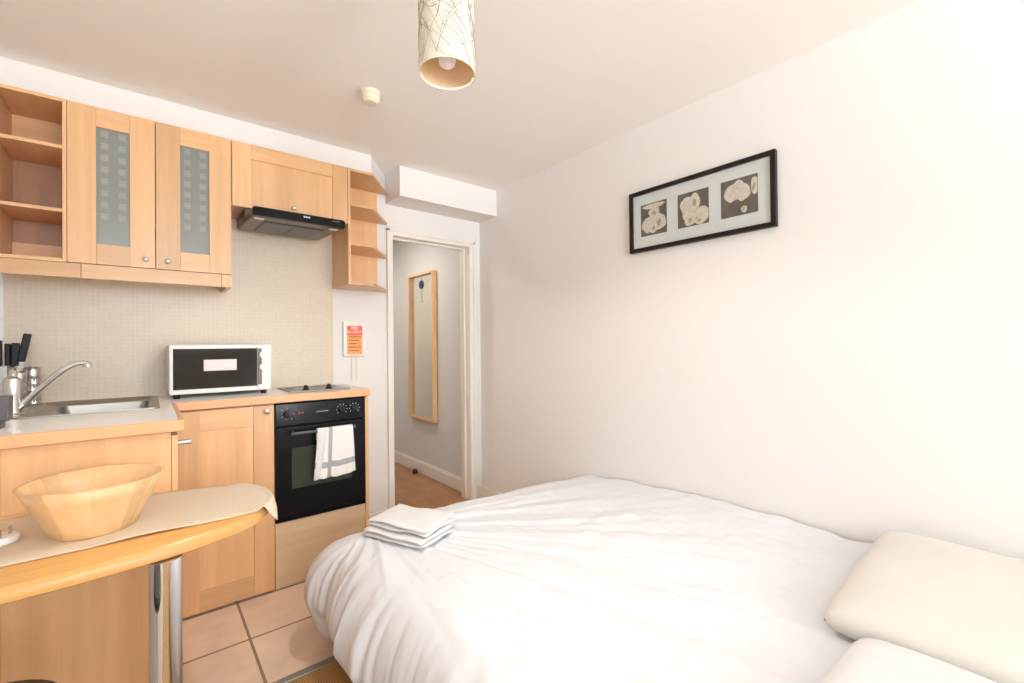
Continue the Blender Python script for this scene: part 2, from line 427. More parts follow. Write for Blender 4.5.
# ------------------------------------------------------------------ wall cabinets
G = .0015
ZB, ZT = 1.555, 2.228
def knob(bm, x, y, z, r=.011, axis='y'):
    prof = [(.004, 0), (.0045, -.008), (r*.8, -.011), (r, -.016), (r*.96, -.021), (r*.6, -.024), (.0005, -.0245)]
    if axis == 'x': prof = [(a, -h) for a, h in prof]
    return lathe(bm, prof, (x, y, z), axis, 20)

# open shelf unit at far left
t = thing('open_shelf_unit', 'open wall-hung beech shelf unit left of the glass-door cabinet', 'shelf unit', (-.345, 2.73, ZB))
X0, X1 = -.447, -.2525
ou = t
YBk = YK-.012
obj('side_panel', bx(X0-.014, X0, YU, YBk, ZB, ZT, .001), M['wood'], t)
obj('side_panel', bx(X1-.0125, X1, YU, YBk, ZB, ZT, .001), M['wood'], t)
obj('top_panel', bx(X0+G*.2, X1-.0128, YU, YBk, ZT-.014, ZT, .001), M['woody'], t)
obj('bottom_panel', bx(X0+G*.2, X1-.0128, YU, YBk, ZB, ZB+.015, .001), M['woody'], t)
for z in (2.022, 1.761):
    obj('shelf', bx(X0+G*.2, X1-.0128, YU+.004, YBk-.008, z, z+.014, .001), M['woody'], t)
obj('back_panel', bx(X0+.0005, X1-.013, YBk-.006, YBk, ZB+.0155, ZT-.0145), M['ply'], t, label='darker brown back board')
obj('hanging_rail', bx(X0+.0005, X1-.013, YBk-.02, YBk-.0065, 2.115, ZT-.0145), M['woodx'], t)
obj('hanging_rail', bx(X0+.0005, X1-.013, YBk-.02, YBk-.0065, ZB+.0155, 1.66), M['woodx'], t)

def framed_door(parent, x0, x1, z0, z1, y, st, rt, rb, glass=False, thick=.019, panel=True, mats=None):
    """shaker door: stiles, rails and a recessed panel or pane"""
    px0, px1, pz0, pz1 = x0+st[0], x1-st[1], z0+rb, z1-rt
    yb = y+thick-.005
    if glass:
        b = bm_new()
        o_ = [[b.verts.new((X, Y, Z)) for X, Z in ((x0+.001, z0+.001), (x1-.001, z0+.001), (x1-.001, z1-.001), (x0+.001, z1-.001))] for Y in (yb, yb+.005)]
        i_ = [[b.verts.new((X, Y, Z)) for X, Z in ((px0, pz0), (px1, pz0), (px1, pz1), (px0, pz1))] for Y in (yb, yb+.005)]
        for k in range(4):
            j = (k+1) % 4
            b.faces.new([o_[0][k], o_[0][j], i_[0][j], i_[0][k]]); b.faces.new([o_[1][k], o_[1][j], i_[1][j], i_[1][k]])
            b.faces.new([o_[0][k], o_[0][j], o_[1][j], o_[1][k]]); b.faces.new([i_[0][k], i_[0][j], i_[1][j], i_[1][k]])
    else:
        b = bx(x0+.001, x1-.001, yb, yb+.005, z0+.001, z1-.001)
    d = obj('door', b, M['wood'], parent)
    for X in ((x0, px0), (px1, x1)): obj('stile', box(bm_new(), X[0], X[1], y, yb-.0002, z0, z1, .0008, 1), M['wood'], d)
    for Z in ((z0, pz0), (pz1, z1)):
        if Z[1]-Z[0] > .01: obj('rail', box(bm_new(), px0+.0004, px1-.0004, y+.0004, yb-.0002, Z[0], Z[1], .0008, 1), M['woodx'], d)
    if glass:
        b = bm_new(); uvl = b.loops.layers.uv.verify()
        yy = y+.008; v = [b.verts.new(p) for p in [(px0-.003, yy, pz0-.003), (px1+.003, yy, pz0-.003), (px1+.003, yy, pz1+.003), (px0-.003, yy, pz1+.003)]]
        v2 = [b.verts.new(p.co+Vector((0, .004, 0))) for p in v]
        f = b.faces.new(v)
        for lp, uv in zip(f.loops, [(0, 0), (1, 0), (1, 1), (0, 1)]): lp[uvl].uv = uv
        f = b.faces.new(v2[::-1])
        for lp, uv in zip(f.loops, [(0, 1), (1, 1), (1, 0), (0, 0)]): lp[uvl].uv = uv
        obj('glass_pane', b, M['frost'], d, label='frosted pane with small rectangles')
    elif panel:
        obj('panel', bx(px0+.0004, px1-.0004, y+.006, yb-.0002, pz0+.0004, pz1-.0004), M['wood'], d)
    return d

def carcass(parent, x0, x1, y0, y1, z0, z1, th=.015, shelf=None):
    b = bm_new()
    box(b, x0, x0+th, y0, y1, z0, z1); box(b, x1-th, x1, y0, y1, z0, z1)
    box(b, x0+th, x1-th, y0, y1, z0, z0+th); box(b, x0+th, x1-th, y0, y1, z1-th, z1)
    box(b, x0+th, x1-th, y1-.005, y1, z0+th, z1-th)
    o = obj('carcass', b, M['wood'], parent)
    for z in shelf or []:
        obj('shelf', bx(x0+th, x1-th, y0+.03, y1-.006, z, z+.016), M['woody'], parent)
    return o

t = thing('glass_door_cabinet', 'beech wall cabinet with two frosted glass doors over the sink', 'wall cabinet', (.04, 2.73, ZB))
carcass(t, -.2512, .3278, YU+.021, YBk, ZB, ZT, shelf=[1.752])
framed_door(t, -.251, .0325, ZB+.002, ZT-.002, YU, (.088, .086), .083, .086, True)
framed_door(t, .0355, .3265, ZB+.002, ZT-.002, YU, (.089, .089), .083, .086, True)
ds = [o for o in t.children if o.name.startswith('door')]
obj('knob', knob(bm_new(), -.001, YU, 1.594), M['satin'], ds[0], smooth=True)
obj('knob', knob(bm_new(), .077, YU, 1.594), M['satin'], ds[1], smooth=True)
b = bm_new()
# bowls added behind the frosted glass to brighten its lower band
for i, (cx, n) in enumerate(((-.10, 9), (.18, 8))):
    for k in range(n):
        z = ZB+.0155+k*.016
        o = obj('bowl', lathe(bm_new(), [(.0005, z+.002), (.035, z), (.04, z+.002), (.07, z+.018), (.085, z+.034), (.082, z+.034), (.068, z+.021), (.035, z+.006), (.0005, z+.005)], (cx, 2.70, 0), n=28), M['white'], smooth=True, origin=(cx, 2.70, z))
        tag(o, 'added white bowl stacked behind the frosted glass of the %s cabinet door' % ('left' if i == 0 else 'right'), 'bowl', 'added white bowls in the glass cabinet, %s door' % ('left' if i == 0 else 'right'))

# pelmet strips below
gc = t
obj('pelmet', bx(-.461, -.211, YU+.003, YU+.021, 1.494, ZB-.001, .001), M['woodx'], ou)
obj('pelmet', bx(-.2095, .285, YU+.001, YU+.019, 1.493, ZB-.001, .001), M['woodx'], gc)
obj('pelmet_block', bx(.287, .3278, YU+.001, YU+.042, 1.494, ZB-.001, .001), M['wood'], gc)
obj('pelmet_return', bx(.31, .3278, YU+.043, YBk, 1.494, ZB-.001, .001), M['woody'], gc)

# cabinet over the extractor
t = thing('flap_cabinet', 'short beech cabinet with a flap door above the extractor hood', 'wall cabinet', (.615, 2.73, 1.90))
carcass(t, .3295, .8995, YU+.021, YBk, 1.903, ZT)
d = framed_door(t, .331, .8985, 1.902, ZT-.002, YU, (.083, .083), .075, .001)
obj('knob', knob(bm_new(), .612, YU, 1.936), M['satin'], d, smooth=True)

# corner end shelves
t = thing('corner_shelf_unit', 'beech open end shelves with angled corners beside the doorway', 'shelf unit', (1.0, 2.75, ZB))
obj('side_panel', bx(.9012, .9155, YU, YBk, 1.556, ZT, .001), M['wood'], t)
obj('back_panel', bx(.916, 1.19, YBk-.006, YBk+.003, 1.572, ZT-.016), M['wood'], t)
for z in (ZT-.015, 2.012, 1.784, 1.556):
    b = prism(bm_new(), [(.916, YU+.002), (1.052, YU+.002), (1.255, YBk-.02), (1.255, YBk-.007), (.916, YBk-.007)], z, z+.015, .001)
    obj('shelf', b, M['woody'], t)

# ------------------------------------------------------------------ extractor hood
t = thing('extractor_hood', 'black slimline extractor hood under the short flap cabinet', 'extractor hood', (.60, 2.6, 1.82))
HX0, HX1 = .384, .80
obj('housing', bx(HX0+.004, HX1-.004, 2.60, YBk-.01, 1.852, 1.9005, .002), M['hood_under'], t)
def wedge(y0, y1, zf0, zb0, z1, x0=HX0, x1=HX1, bev=.003):
    b = bm_new(); pts = [(y0, zf0), (y1, zb0), (y1, z1), (y0, z1)]
    v0 = [b.verts.new((x0, y, z)) for y, z in pts]; v1 = [b.verts.new((x1, y, z)) for y, z in pts]
    b.faces.new(v0); b.faces.new(v1[::-1])
    for i in range(4): b.faces.new([v0[i], v0[(i+1)%4], v1[(i+1)%4], v1[i]])
    if bev: bmesh.ops.bevel(b, geom=list(b.edges), offset=bev, segments=2, affect='EDGES')
    return b
obj('canopy', wedge(2.3765, 2.80, 1.812, 1.832, 1.851), M['hood_under'], t, smooth=True)
b = wedge(2.343, 2.376, 1.811, 1.810, 1.852, HX0-.002, HX1+.004, .005)
v = obj('front_visor', b, M['black'], t, smooth=True)
for k in range(3):
    obj('button', bx(.600+k*.011, .608+k*.011, 2.3395, 2.3435, 1.833, 1.840, .001), M['white'], t)
obj('marking', bx(.735, .775, 2.341, 2.3435, 1.836, 1.8405), M['grey'], t)
b = bm_new()
def under(y): return 1.812+(y-2.3765)/(2.80-2.3765)*.020
def strip(x0, x1, y0, y1, th):
    vs_ = [b.verts.new(p) for p in [(x0,y0,under(y0)-th),(x1,y0,under(y0)-th),(x1,y1,under(y1)-th),(x0,y1,under(y1)-th),(x0,y0,under(y0)),(x1,y0,under(y0)),(x1,y1,under(y1)),(x0,y1,under(y1))]]
    for q in [(0,3,2,1),(4,5,6,7),(0,1,5,4),(1,2,6,5),(2,3,7,6),(3,0,4,7)]: b.faces.new([vs_[i] for i in q])
strip(HX0+.065, HX1-.07, 2.46, 2.74, .003)
obj('grease_filter', b, M['blackm'], t)
for k in range(2):
    b = bm_new(); x0_ = HX0+.075+k*.14; strip(x0_, x0_+.125, 2.475, 2.725, .0045); obj('filter_mesh', b, M['grey'], t)
for x in (HX0+.035, HX1-.035):
    b = bm_new(); strip(x-.02, x+.02, 2.40, 2.43, .003); obj('lamp_cover', b, M['cream'], t)

# ------------------------------------------------------------------ base cabinets
t = thing('base_cabinet', 'tall-doored beech base cabinet between the sink return and the oven', 'base cabinet', (.29, 2.66, 0))
carcass(t, .09, .4865, YF+.021, YK-.02, .012, WT-.043)
d = framed_door(t, .092, .4848, .010, WT-.046, YF, (.089, .088), .094, .094)
obj('knob', knob(bm_new(), .452, YF, .886, .0125), M['satin'], d, smooth=True)

t = thing('oven_housing', 'beech housing with a pale plinth panel around the built-in oven', 'base cabinet', (.715, 2.66, 0))
obj('plinth_panel', bx(.4885, .9395, YF+.004, YF+.022, .002, .325, .001), M['pale'], t, label='paler panel below the oven')
obj('side_panel', bx(.9405, .9585, YF, YK-.02, .002, WT-.041, .001), M['wood'], t)
obj('base_shelf', bx(.4885, .9395, YF+.025, YK-.02, .305, .325), M['woody'], t)

# oven
t = thing('built_in_oven', 'black built-in oven with a towel over its handle', 'oven', (.713, 2.66, .327))
OX0, OX1 = .489, .9385
obj('body', bx(OX0+.006, OX1-.006, YF+.022, YK-.06, .328, WT-.05), M['blackm'], t)
obj('control_panel', bx(OX0, OX1, YF-.006, YF+.02, .802, WT-.046, .004), M['black'], t)
d = obj('door', bx(OX0, OX1, YF-.008, YF+.02, .362, .797, .004), M['black'], t)
obj('bottom_trim', bx(OX0, OX1, YF-.004, YF+.018, .328, .358, .002), M['black'], t)
obj('window', bx(.562, .862, YF-.0095, YF-.0078, .486, .690, .0006), M['ovenglass'], d)
b = tube(bm_new(), [(.555, YF-.038, .766), (.872, YF-.038, .766)], .0085, 12)
tube(b, [(.567, YF-.038, .766), (.567, YF-.007, .768)], .007, 8); tube(b, [(.86, YF-.038, .766), (.86, YF-.007, .768)], .007, 8)
obj('handle', b, M['grey'], d, smooth=True)
for x in (.543, .811, .879):
    b = lathe(bm_new(), [(.019, 0), (.018, -.004), (.014, -.006), (.0125, -.02), (.0005, -.021)], (x, YF-.006, .861), 'y', 24); box(b, x-.003, x+.003, YF-.032, YF-.02, .85, .873, .001)
    obj('knob', b, M['blackm'], t, smooth=True)
for cx in (.811, .879):
    for k in range(8):
        a = PI*(-.2+1.4*k/7); x, z = cx+.027*math.cos(a), .861+.027*math.sin(a)
        obj('dial_mark', bx(x-.0016, x+.0016, YF-.0066, YF-.0058, z-.0022, z+.0022), M['mount'], t)
for dx, dz in ((-.024, .022), (-.006, -.026), (.0, .028), (.02, -.024), (-.022, -.012)):
    obj('dial_mark', bx(.543+dx-.0016, .543+dx+.0016, YF-.0066, YF-.0058, .861+dz-.002, .861+dz+.002), M['mount'], t)
b = bm_new()
for x in (.556, .573, .60, .615): lathe(b, [(.0045, 0), (.0045, -.0008), (.0003, -.001)], (x, YF-.0058, .862), 'y', 12)
obj('indicator_lights', b, M['ink'], t)
b = bm_new()
for k in range(8): box(b, .682+k*.0075, .6868+k*.0075, YF-.0066, YF-.0058, .859, .8625)
obj('badge', b, M['mount'], t)

# tea towel over the handle
def cloth_f(u, v):
    # u across, v: 0 lower back hem ... over the bar ... front hem 1
    x0, x1 = .674, .854
    r = .0125; yb, zb = YF-.038, .766
    front = .236+.004*u
    back = .05
    L = back+PI*r+front; s = (1-v)*L         # v=1 -> back hem, v=0 -> front hem
    s = v*L
    if s < front:
        z = zb-(front-s); y = yb-r
        k = (front-s)/front
    elif s < front+PI*r:
        a = (s-front)/r; y = yb-r*math.cos(a); z = zb+r*math.sin(a); k = 0
    else:
        z = zb-(s-front-PI*r); y = yb+r; k = 0
    x = x0+(x1-x0)*u
    x += (-.022*(1-u)+.012*u)*k
    if s < front:
        y -= k*(.012*math.sin(u*9+.4)*(.6+.4*(1-u))+.006*math.sin(u*21+k*3))+.006*k
        z += .008*k*math.sin(u*7+1)-(.012*(1-abs(u-.15)*3) if u < .4 else 0)*k
    return (x, y, z)
b = bm_new(); grid_surface(b, cloth_f, 40, 44, True)
o = obj('tea_towel', b, M['cloth'], smooth='all', origin=(.77, YF-.04, .52), fix=False)
md = o.modifiers.new('thickness', 'SOLIDIFY'); md.thickness = .0025; md.offset = 0
tag(o, 'white tea towel with grey stripes hanging from the oven handle', 'tea towel')
o2 = o
b = bm_new()
def fold_f(u, v):
    z = .766-.244*v; return (.675-.024*v+(.045-.012*v)*u, YF-.0555-.012*math.sin(PI*u)*v-.004*v, z+.006*u)
grid_surface(b, fold_f, 10, 24, False)
fo = obj('under_fold', b, M['linen'], o, smooth='all', fix=False)
md = fo.modifiers.new('thickness', 'SOLIDIFY'); md.thickness = .002; md.offset = 0

# ------------------------------------------------------------------ worktop (L shaped)
t = thing('worktop', 'white L-shaped worktop with a beech front edge', 'worktop', (.2, 2.4, WT-.04))
SX0, SX1, SY0, SY1 = -.352, .036, 2.255, 2.80      # sink cut-out
b = bm_new()
EX = .108
for (a0, a1, c0, c1) in ((XL+.001, SX0, YS-.004, YK-.009), (SX0, SX1, YS-.004, SY0), (SX0, SX1, SY1, YK-.009), (SX1, .082, YS-.004, YK-.009), (.082, .952, YF-.006, YK-.009)):
    box(b, a0, a1, c0, c1, WT-.038, WT)
bmesh.ops.remove_doubles(b, verts=b.verts, dist=.0001)
obj('surface', b, M['laminate'], t, label='white laminate surface')
b = bm_new(); box(b, XL+.001, .098, YS-.022, YS-.0045, WT-.038, WT+.0003, .004)
obj('edging', b, M['edge'], t, label='beech edging strip')
b = bm_new(); box(b, .0825, .098, YS-.004, YF-.0065, WT-.038, WT+.0003, .003); obj('edging', b, M['edgey'], t, label='beech edging strip')
b = bm_new(); box(b, .0985, .962, YF-.022, YF-.0065, WT-.038, WT+.0003, .004); obj('edging', b, M['edge'], t, label='beech edging strip')
b = bm_new(); box(b, .9525, .962, YF-.006, YK-.009, WT-.038, WT+.0003, .003); obj('edging', b, M['edgey'], t, label='beech edging strip')

# sink return cabinet: end panel facing the bar, door facing the oven side
t = thing('sink_cabinet', 'beech sink cabinet whose plain end panel backs the breakfast bar', 'base cabinet', (-.2, 2.15, 0))
b = bm_new()
for k, (a0, a1) in enumerate(((XL+.002, -.3162), (-.3158, .0628))): box(b, a0, a1, YS, YS+.018, .004, WT-.041, .0006, 1)
obj('end_panel', b, M['wood'], t)
obj('side_panel', bx(XL+.002, XL+.018, YS+.02, YK-.02, .004, WT-.041), M['wood'], t)
obj('rear_panel', bx(XL+.02, .06, YK-.036, YK-.021, .004, WT-.041), M['wood'], t)
obj('floor_panel', bx(XL+.02, .06, YS+.02, YK-.04, .10, .116), M['woody'], t)
b = bm_new(); box(b, .064, .0805, YS+.001, YF-.004, .02, WT-.052, .001)
d = obj('door', b, M['wood'], t)
b = lathe(bm_new(), [(.0003, .0808), (.0115, .0808), (.0115, .084), (.0088, .086), (.0088, .112), (.0105, .1135), (.0105, .120), (.0085, .1215), (.0003, .1215)], (0, 1.95, .868), 'x', 20)
obj('knob', b, M['chrome'], d, smooth=True)

# sink
t = thing('inset_sink', 'stainless steel inset sink with drainer in the white worktop', 'sink', (-.158, 2.53, WT))
b = bm_new()
def ring(x0, x1, y0, y1, z, r, n=6):
    out = []
    for cx, cy, a0 in ((x1-r, y1-r, 0), (x0+r, y1-r, PI/2), (x0+r, y0+r, PI), (x1-r, y0+r, 3*PI/2)):
        for k in range(n+1):
            a = a0+PI/2*k/n; out.append(b.verts.new((cx+r*math.cos(a), cy+r*math.sin(a), z)))
    return out
def bridge(r1, r2):
    n = len(r1)
    for k in range(n): b.faces.new([r1[k], r1[(k+1)%n], r2[(k+1)%n], r2[k]])
ax0, ax1, ay0, ay1 = SX0-.008, SX1+.006, SY0-.009, SY1+.008
R0 = ring(ax0, ax1, ay0, ay1, WT+.0005, .03); R1 = ring(ax0+.002, ax1-.002, ay0+.002, ay1-.002, WT+.006, .028)
R2 = ring(ax0+.02, ax1-.02, ay0+.02, ay1-.02, WT+.004, .026)
R3 = ring(ax0+.028, ax1-.028, ay0+.028, ay1-.028, WT-.006, .024)
R4 = ring(ax0+.075, ax1-.035, ay0+.034, ay1-.06, WT-.012, .03)
R5 = ring(ax0+.10, ax1-.05, ay0+.055, ay1-.08, WT-.14, .05)
for a_, b_ in ((R0, R1), (R1, R2), (R2, R3), (R3, R4), (R4, R5)): bridge(a_, b_)
b.faces.new(R5[::-1])
basin = obj('basin', b, M['steel'], t, smooth=True)
b = lathe(bm_new(), [(.0003, WT-.136), (.028, WT-.135), (.034, WT-.138), (.034, WT-.1395)], (-.15, 2.46, 0), n=24); obj('waste', b, M['chrome'], basin, smooth=True)
# tap
t = thing('mixer_tap', 'chrome mixer tap with a long rising spout over the sink', 'tap', (-.392, 2.40, WT))
TX, TY = -.366, 2.34
b = lathe(bm_new(), [(.030, WT+.004), (.030, WT+.010), (.025, WT+.014), (.0235, WT+.07), (.026, WT+.078), (.026, WT+.118), (.022, WT+.135), (.010, WT+.143), (.0003, WT+.144)], (TX, TY, 0), n=32)
obj('body', b, M['satin'], t, smooth=True)
p = smooth_path([(TX+.015, TY-.01, WT+.030), (-.335, 2.335, WT+.048), (-.294, 2.315, WT+.10), (-.243, 2.30, WT+.155), (-.21, 2.295, WT+.180), (-.188, 2.292, WT+.187), (-.172, 2.29, WT+.182), (-.169, 2.29, WT+.172)], 8)
obj('spout', tube(bm_new(), p, [.0095]*(len(p)-12)+[.0095+.0035*min(1, k/6) for k in range(12)], 14), M['chrome'], t, smooth=True)
b = tube(bm_new(), smooth_path([(TX, TY, WT+.14), (TX+.002, TY+.012, WT+.16), (TX+.004, TY+.05, WT+.17), (TX+.006, TY+.085, WT+.172)], 6), [.012]*6+[.009]*13, 12)
obj('lever', b, M['chrome'], t, smooth=True)
# dark soap pump at the near corner
t = thing('sponge_caddy', 'dark grey sink caddy standing on the worktop left of the sink', 'caddy', (-.365, 2.04, WT))
b = bm_new(); box(b, -.405, -.322, 2.01, 2.07, WT+.022, WT+.098, .004); obj('holder', b, M['grey'], t)
b = bm_new(); box(b, -.40, -.338, 2.015, 2.065, WT, WT+.0215, .003); obj('foot', b, M['grey'], t)

# cutlery drainers with knives
def perforated(bm, cx, cy, z0, h, r):
    n, m = 28, 11
    vs = [[bm.verts.new((cx+r*math.cos(2*PI*k/n), cy+r*math.sin(2*PI*k/n), z0+h*j/m)) for k in range(n)] for j in range(m+1)]
    for j in range(m):
        for k in range(n):
            if 1 <= j <= m-3 and (k % 2 == 0) and (j % 2 == 1): continue
            bm.faces.new([vs[j][k], vs[j][(k+1)%n], vs[j+1][(k+1)%n], vs[j+1][k]])
    bm.faces.new(vs[0][::-1])
for i, (cx, cy, lab) in enumerate(((-.402, 2.66, 'perforated steel utensil pot holding knives behind the tap'), (-.372, 2.735, 'perforated steel utensil pot in the corner, empty, right of the knives'))):
    t = thing('utensil_pot', lab, 'utensil pot', (cx, cy, WT))
    r, h = ((.026, .148), (.027, .160))[i]
    b = bm_new(); perforated(b, cx, cy, WT+.001, h, r)
    o = obj('pot', b, M['satin'], t, smooth='all'); md = o.modifiers.new('thickness', 'SOLIDIFY'); md.thickness = .0012
    b = lathe(bm_new(), [(r-.002, WT+h), (r+.001, WT+h-.001), (r+.003, WT+h+.002), (r+.001, WT+h+.005), (r-.002, WT+h+.004)], (cx, cy, 0), n=32); obj('rim', b, M['chrome'], t, smooth=True)
def knife(x, y, z0, tilt, lab, lean=0.0, l=.10):
    t = thing('kitchen_knife', lab, 'knife', (x, y, z0), 'knives in the utensil pot')
    R = Matrix.Translation((x, y, z0)) @ Matrix.Rotation(tilt, 4, 'Y') @ Matrix.Rotation(lean, 4, 'X')
    b = bm_new(); box(b, -.011, .011, -.0006, .0006, 0, .10); bmesh.ops.transform(b, matrix=R, verts=b.verts); obj('blade', b, M['steel'], t)
    b = bm_new(); box(b, -.012, .012, -.008, .008, .10, .10+l, .004); bmesh.ops.transform(b, matrix=R, verts=b.verts); obj('handle', b, M['blackm'], t)
knife(-.410, 2.66, WT+.09, .17, 'black-handled knife leaning right in the utensil pot', .0, .115)
knife(-.412, 2.665, WT+.065, .02, 'black-handled knife upright in the middle of the utensil pot', .0, .10)
# knife block in the corner
t = thing('knife_block', 'steel-fronted knife block in the far left worktop corner', 'knife block', (-.44, 2.66, WT))
b = prism(bm_new(), [(-.475, 2.59), (-.42, 2.59), (-.42, 2.68), (-.475, 2.68)], WT, WT+.175, .003)
obj('block', b, M['steel'], t)
for k in range(3):
    x = -.466+k*.019
    o = obj('kitchen_knife', bx(x-.0075, x+.0075, 2.60+k*.02, 2.625+k*.02, WT+.1755, WT+.262+(.012 if k == 1 else 0), .004), M['blackm'], None, origin=(x, 2.61+k*.02, WT+.175))
    tag(o, 'black-handled knife standing in the steel knife block', 'knife', 'knives in the block')

# ------------------------------------------------------------------ microwave
t = thing('microwave_oven', 'white microwave oven with dark door and two dials on the worktop', 'microwave', (.29, 2.70, WT))
mx0, mx1, my0, my1, mz0, mz1 = .079, .500, 2.585, 2.855, WT+.019, WT+.252
obj('housing', bx(mx0, mx1, my0+.004, my1, mz0, mz1, .008), M['white'], t, smooth=True)
d = obj('door', bx(mx0+.001, .437, my0-.012, my0+.003, mz0+.002, mz1-.001, .005), M['white'], t, smooth=True)
obj('door_window', bx(.094, .4345, my0-.0135, my0-.0115, mz0+.024, mz1-.019, .0008), M['smoke'], d)
obj('label_sticker', bx(.211, .345, my0-.0145, my0-.0136, 1.087, 1.140), M['sticker'], d, label='pale pink sticker on the door')
obj('control_panel', bx(.438, mx1-.001, my0-.010, my0+.003, mz0+.002, mz1-.001, .004), M['white'], t, smooth=True)
obj('handle_strip', bx(.4385, .456, my0-.0115, my0-.0095, mz0+.03, mz1-.02, .0008), M['hood_under'], t)
for z in (1.158, 1.097):
    b = lathe(bm_new(), [(.0215, 0), (.0215, -.010), (.019, -.013), (.0003, -.013)], (.466, my0-.0102, z), 'y', 32); box(b, .463, .469, my0-.029, my0-.023, z-.018, z+.018, .001)
    obj('dial', b, M['white'], t, smooth=True)
for x in (mx0+.03, mx1-.03):
    for y in (my0+.03, my1-.03):
        obj('foot', lathe(bm_new(), [(.013, WT), (.015, WT+.019)], (x, y, 0), n=16, cap=True), M['blackm'], t)

# ------------------------------------------------------------------ hob
t = thing('electric_hob', 'two-ring steel hob with black dials set above the oven', 'hob', (.745, 2.64, WT))
b = bm_new(); box(b, .572, .880, 2.50, 2.80, WT+.0005, WT+.007, .003); obj('plate', b, M['steel'], t)
for x, r in ((.655, .062), (.798, .062)):
    obj('hotplate', lathe(bm_new(), [(r, WT+.007), (r, WT+.0105), (r-.004, WT+.0125), (r*.35, WT+.0125), (r*.3, WT+.010), (.0003, WT+.010)], (x, 2.70, 0), n=36), M['steel'], t, smooth=True)
for x in (.658, .776):
    b = lathe(bm_new(), [(.017, WT+.0072), (.016, WT+.013), (.011, WT+.017), (.0105, WT+.03), (.0003, WT+.031)], (x, 2.545, 0), n=24); box(b, x-.003, x+.003, 2.533, 2.557, WT+.028, WT+.034, .001)
    obj('dial', b, M['blackm'], t, smooth=True)

# ------------------------------------------------------------------ fire blanket case
t = thing('fire_blanket_case', 'small white fire blanket case with orange label and two pull tapes', 'fire blanket', (1.04, YK-.01, 1.13))
obj('case', bx(.963, 1.106, YK-.026, YK-.001, 1.132, 1.352, .008), M['white'], t, smooth=True)
lp = obj('label_panel', bx(.984, 1.082, YK-.0275, YK-.0262, 1.146, 1.328), M['orange'], t, label='orange instruction label')
obj('label_heading', bx(.984, 1.082, YK-.0281, YK-.0276, 1.268, 1.328), M['red'], t, label='red heading band')
w_ = obj('lettering', place_text_y('FIRE', .026, 1.033, YK-.0285, 1.311), M['white'], t)
w_ = obj('lettering', place_text_y('BLANKET', .021, 1.033, YK-.0285, 1.287), M['white'], t)
b = bm_new()
for k in range(5):
    z = 1.258-k*.022; box(b, .996, 1.072-(k%3)*.012, YK-.028, YK-.0274, z-.0035, z+.0025)
obj('small_print', b, M['ink'], t)
for x in (1.024, 1.054):
    p = [(x, YK-.014, 1.133), (x-.001, YK-.016, 1.06), (x, YK-.012, .985)]
    b = bm_new(); box(b, x-.0055, x+.0055, YK-.016, YK-.014, .985, 1.1315, .0005); obj('pull_tape', b, M['cream'], t)

# ------------------------------------------------------------------ breakfast bar
ZBAR = .722
t = thing('breakfast_bar', 'curved wooden breakfast bar on a chrome leg in front of the sink cabinet', 'breakfast bar', (-.1, 1.6, 0))
edge = [(XL+.001, 1.355), (-.35, 1.345), (-.2, 1.345), (-.07, 1.355), (.05, 1.375), (.15, 1.41), (.22, 1.45), (.27, 1.51), (.295, 1.58), (.297, 1.66), (.275, 1.74), (.22, 1.81), (.15, 1.85), (.086, 1.867)]
pe = [Vector((x, y, 0)) for x, y in edge]; sp_ = smooth_path(pe, 6)
outline = [(p.x, p.y) for p in sp_]+[(.0835, YS-.0008), (XL+.001, YS-.0008)]
b = bm_new(); n = len(outline)
lay = [(0, ZBAR-.034), (-.0035, ZBAR-.031), (-.004, ZBAR-.014), (-.002, ZBAR-.010), (.004, ZBAR-.002), (.007, ZBAR)]
cxy = Vector((-.2, 1.68, 0))
def inset(p, d):
    x, y = p
    if y > 1.868 or x < XL+.01: return (x, y if y > 1.86 else y+d)
    v = (cxy-Vector((x, y, 0))).normalized(); return (x+v.x*d, y+v.y*d)
rings_ = [[b.verts.new((*inset(p, dd), z)) for p in outline] for dd, z in lay]
for r1, r2 in zip(rings_[:-1], rings_[1:]):
    for k in range(n): b.faces.new([r1[k], r1[(k+1)%n], r2[(k+1)%n], r2[k]])
b.faces.new(rings_[0][::-1]); b.faces.new(rings_[-1])
obj('bar_top', b, M['bar'], t, smooth=True)
lx, ly, lr = .0345, 1.385, .0335
b = lathe(bm_new(), [(.0003, .003), (.045, .003), (.045, .01), (lr+.002, .016), (lr, .02), (lr, ZBAR-.035), (.0003, ZBAR-.035)], (lx, ly, 0), n=48)
obj('leg', b, M['chrome'], t, smooth=True, label='round chrome leg')
b = bm_new(); box(b, XL+.002, .03, YS-.012, YS-.0006, ZBAR, ZBAR+.012, .002)
obj('wall_batten', b, M['woodx'], t)

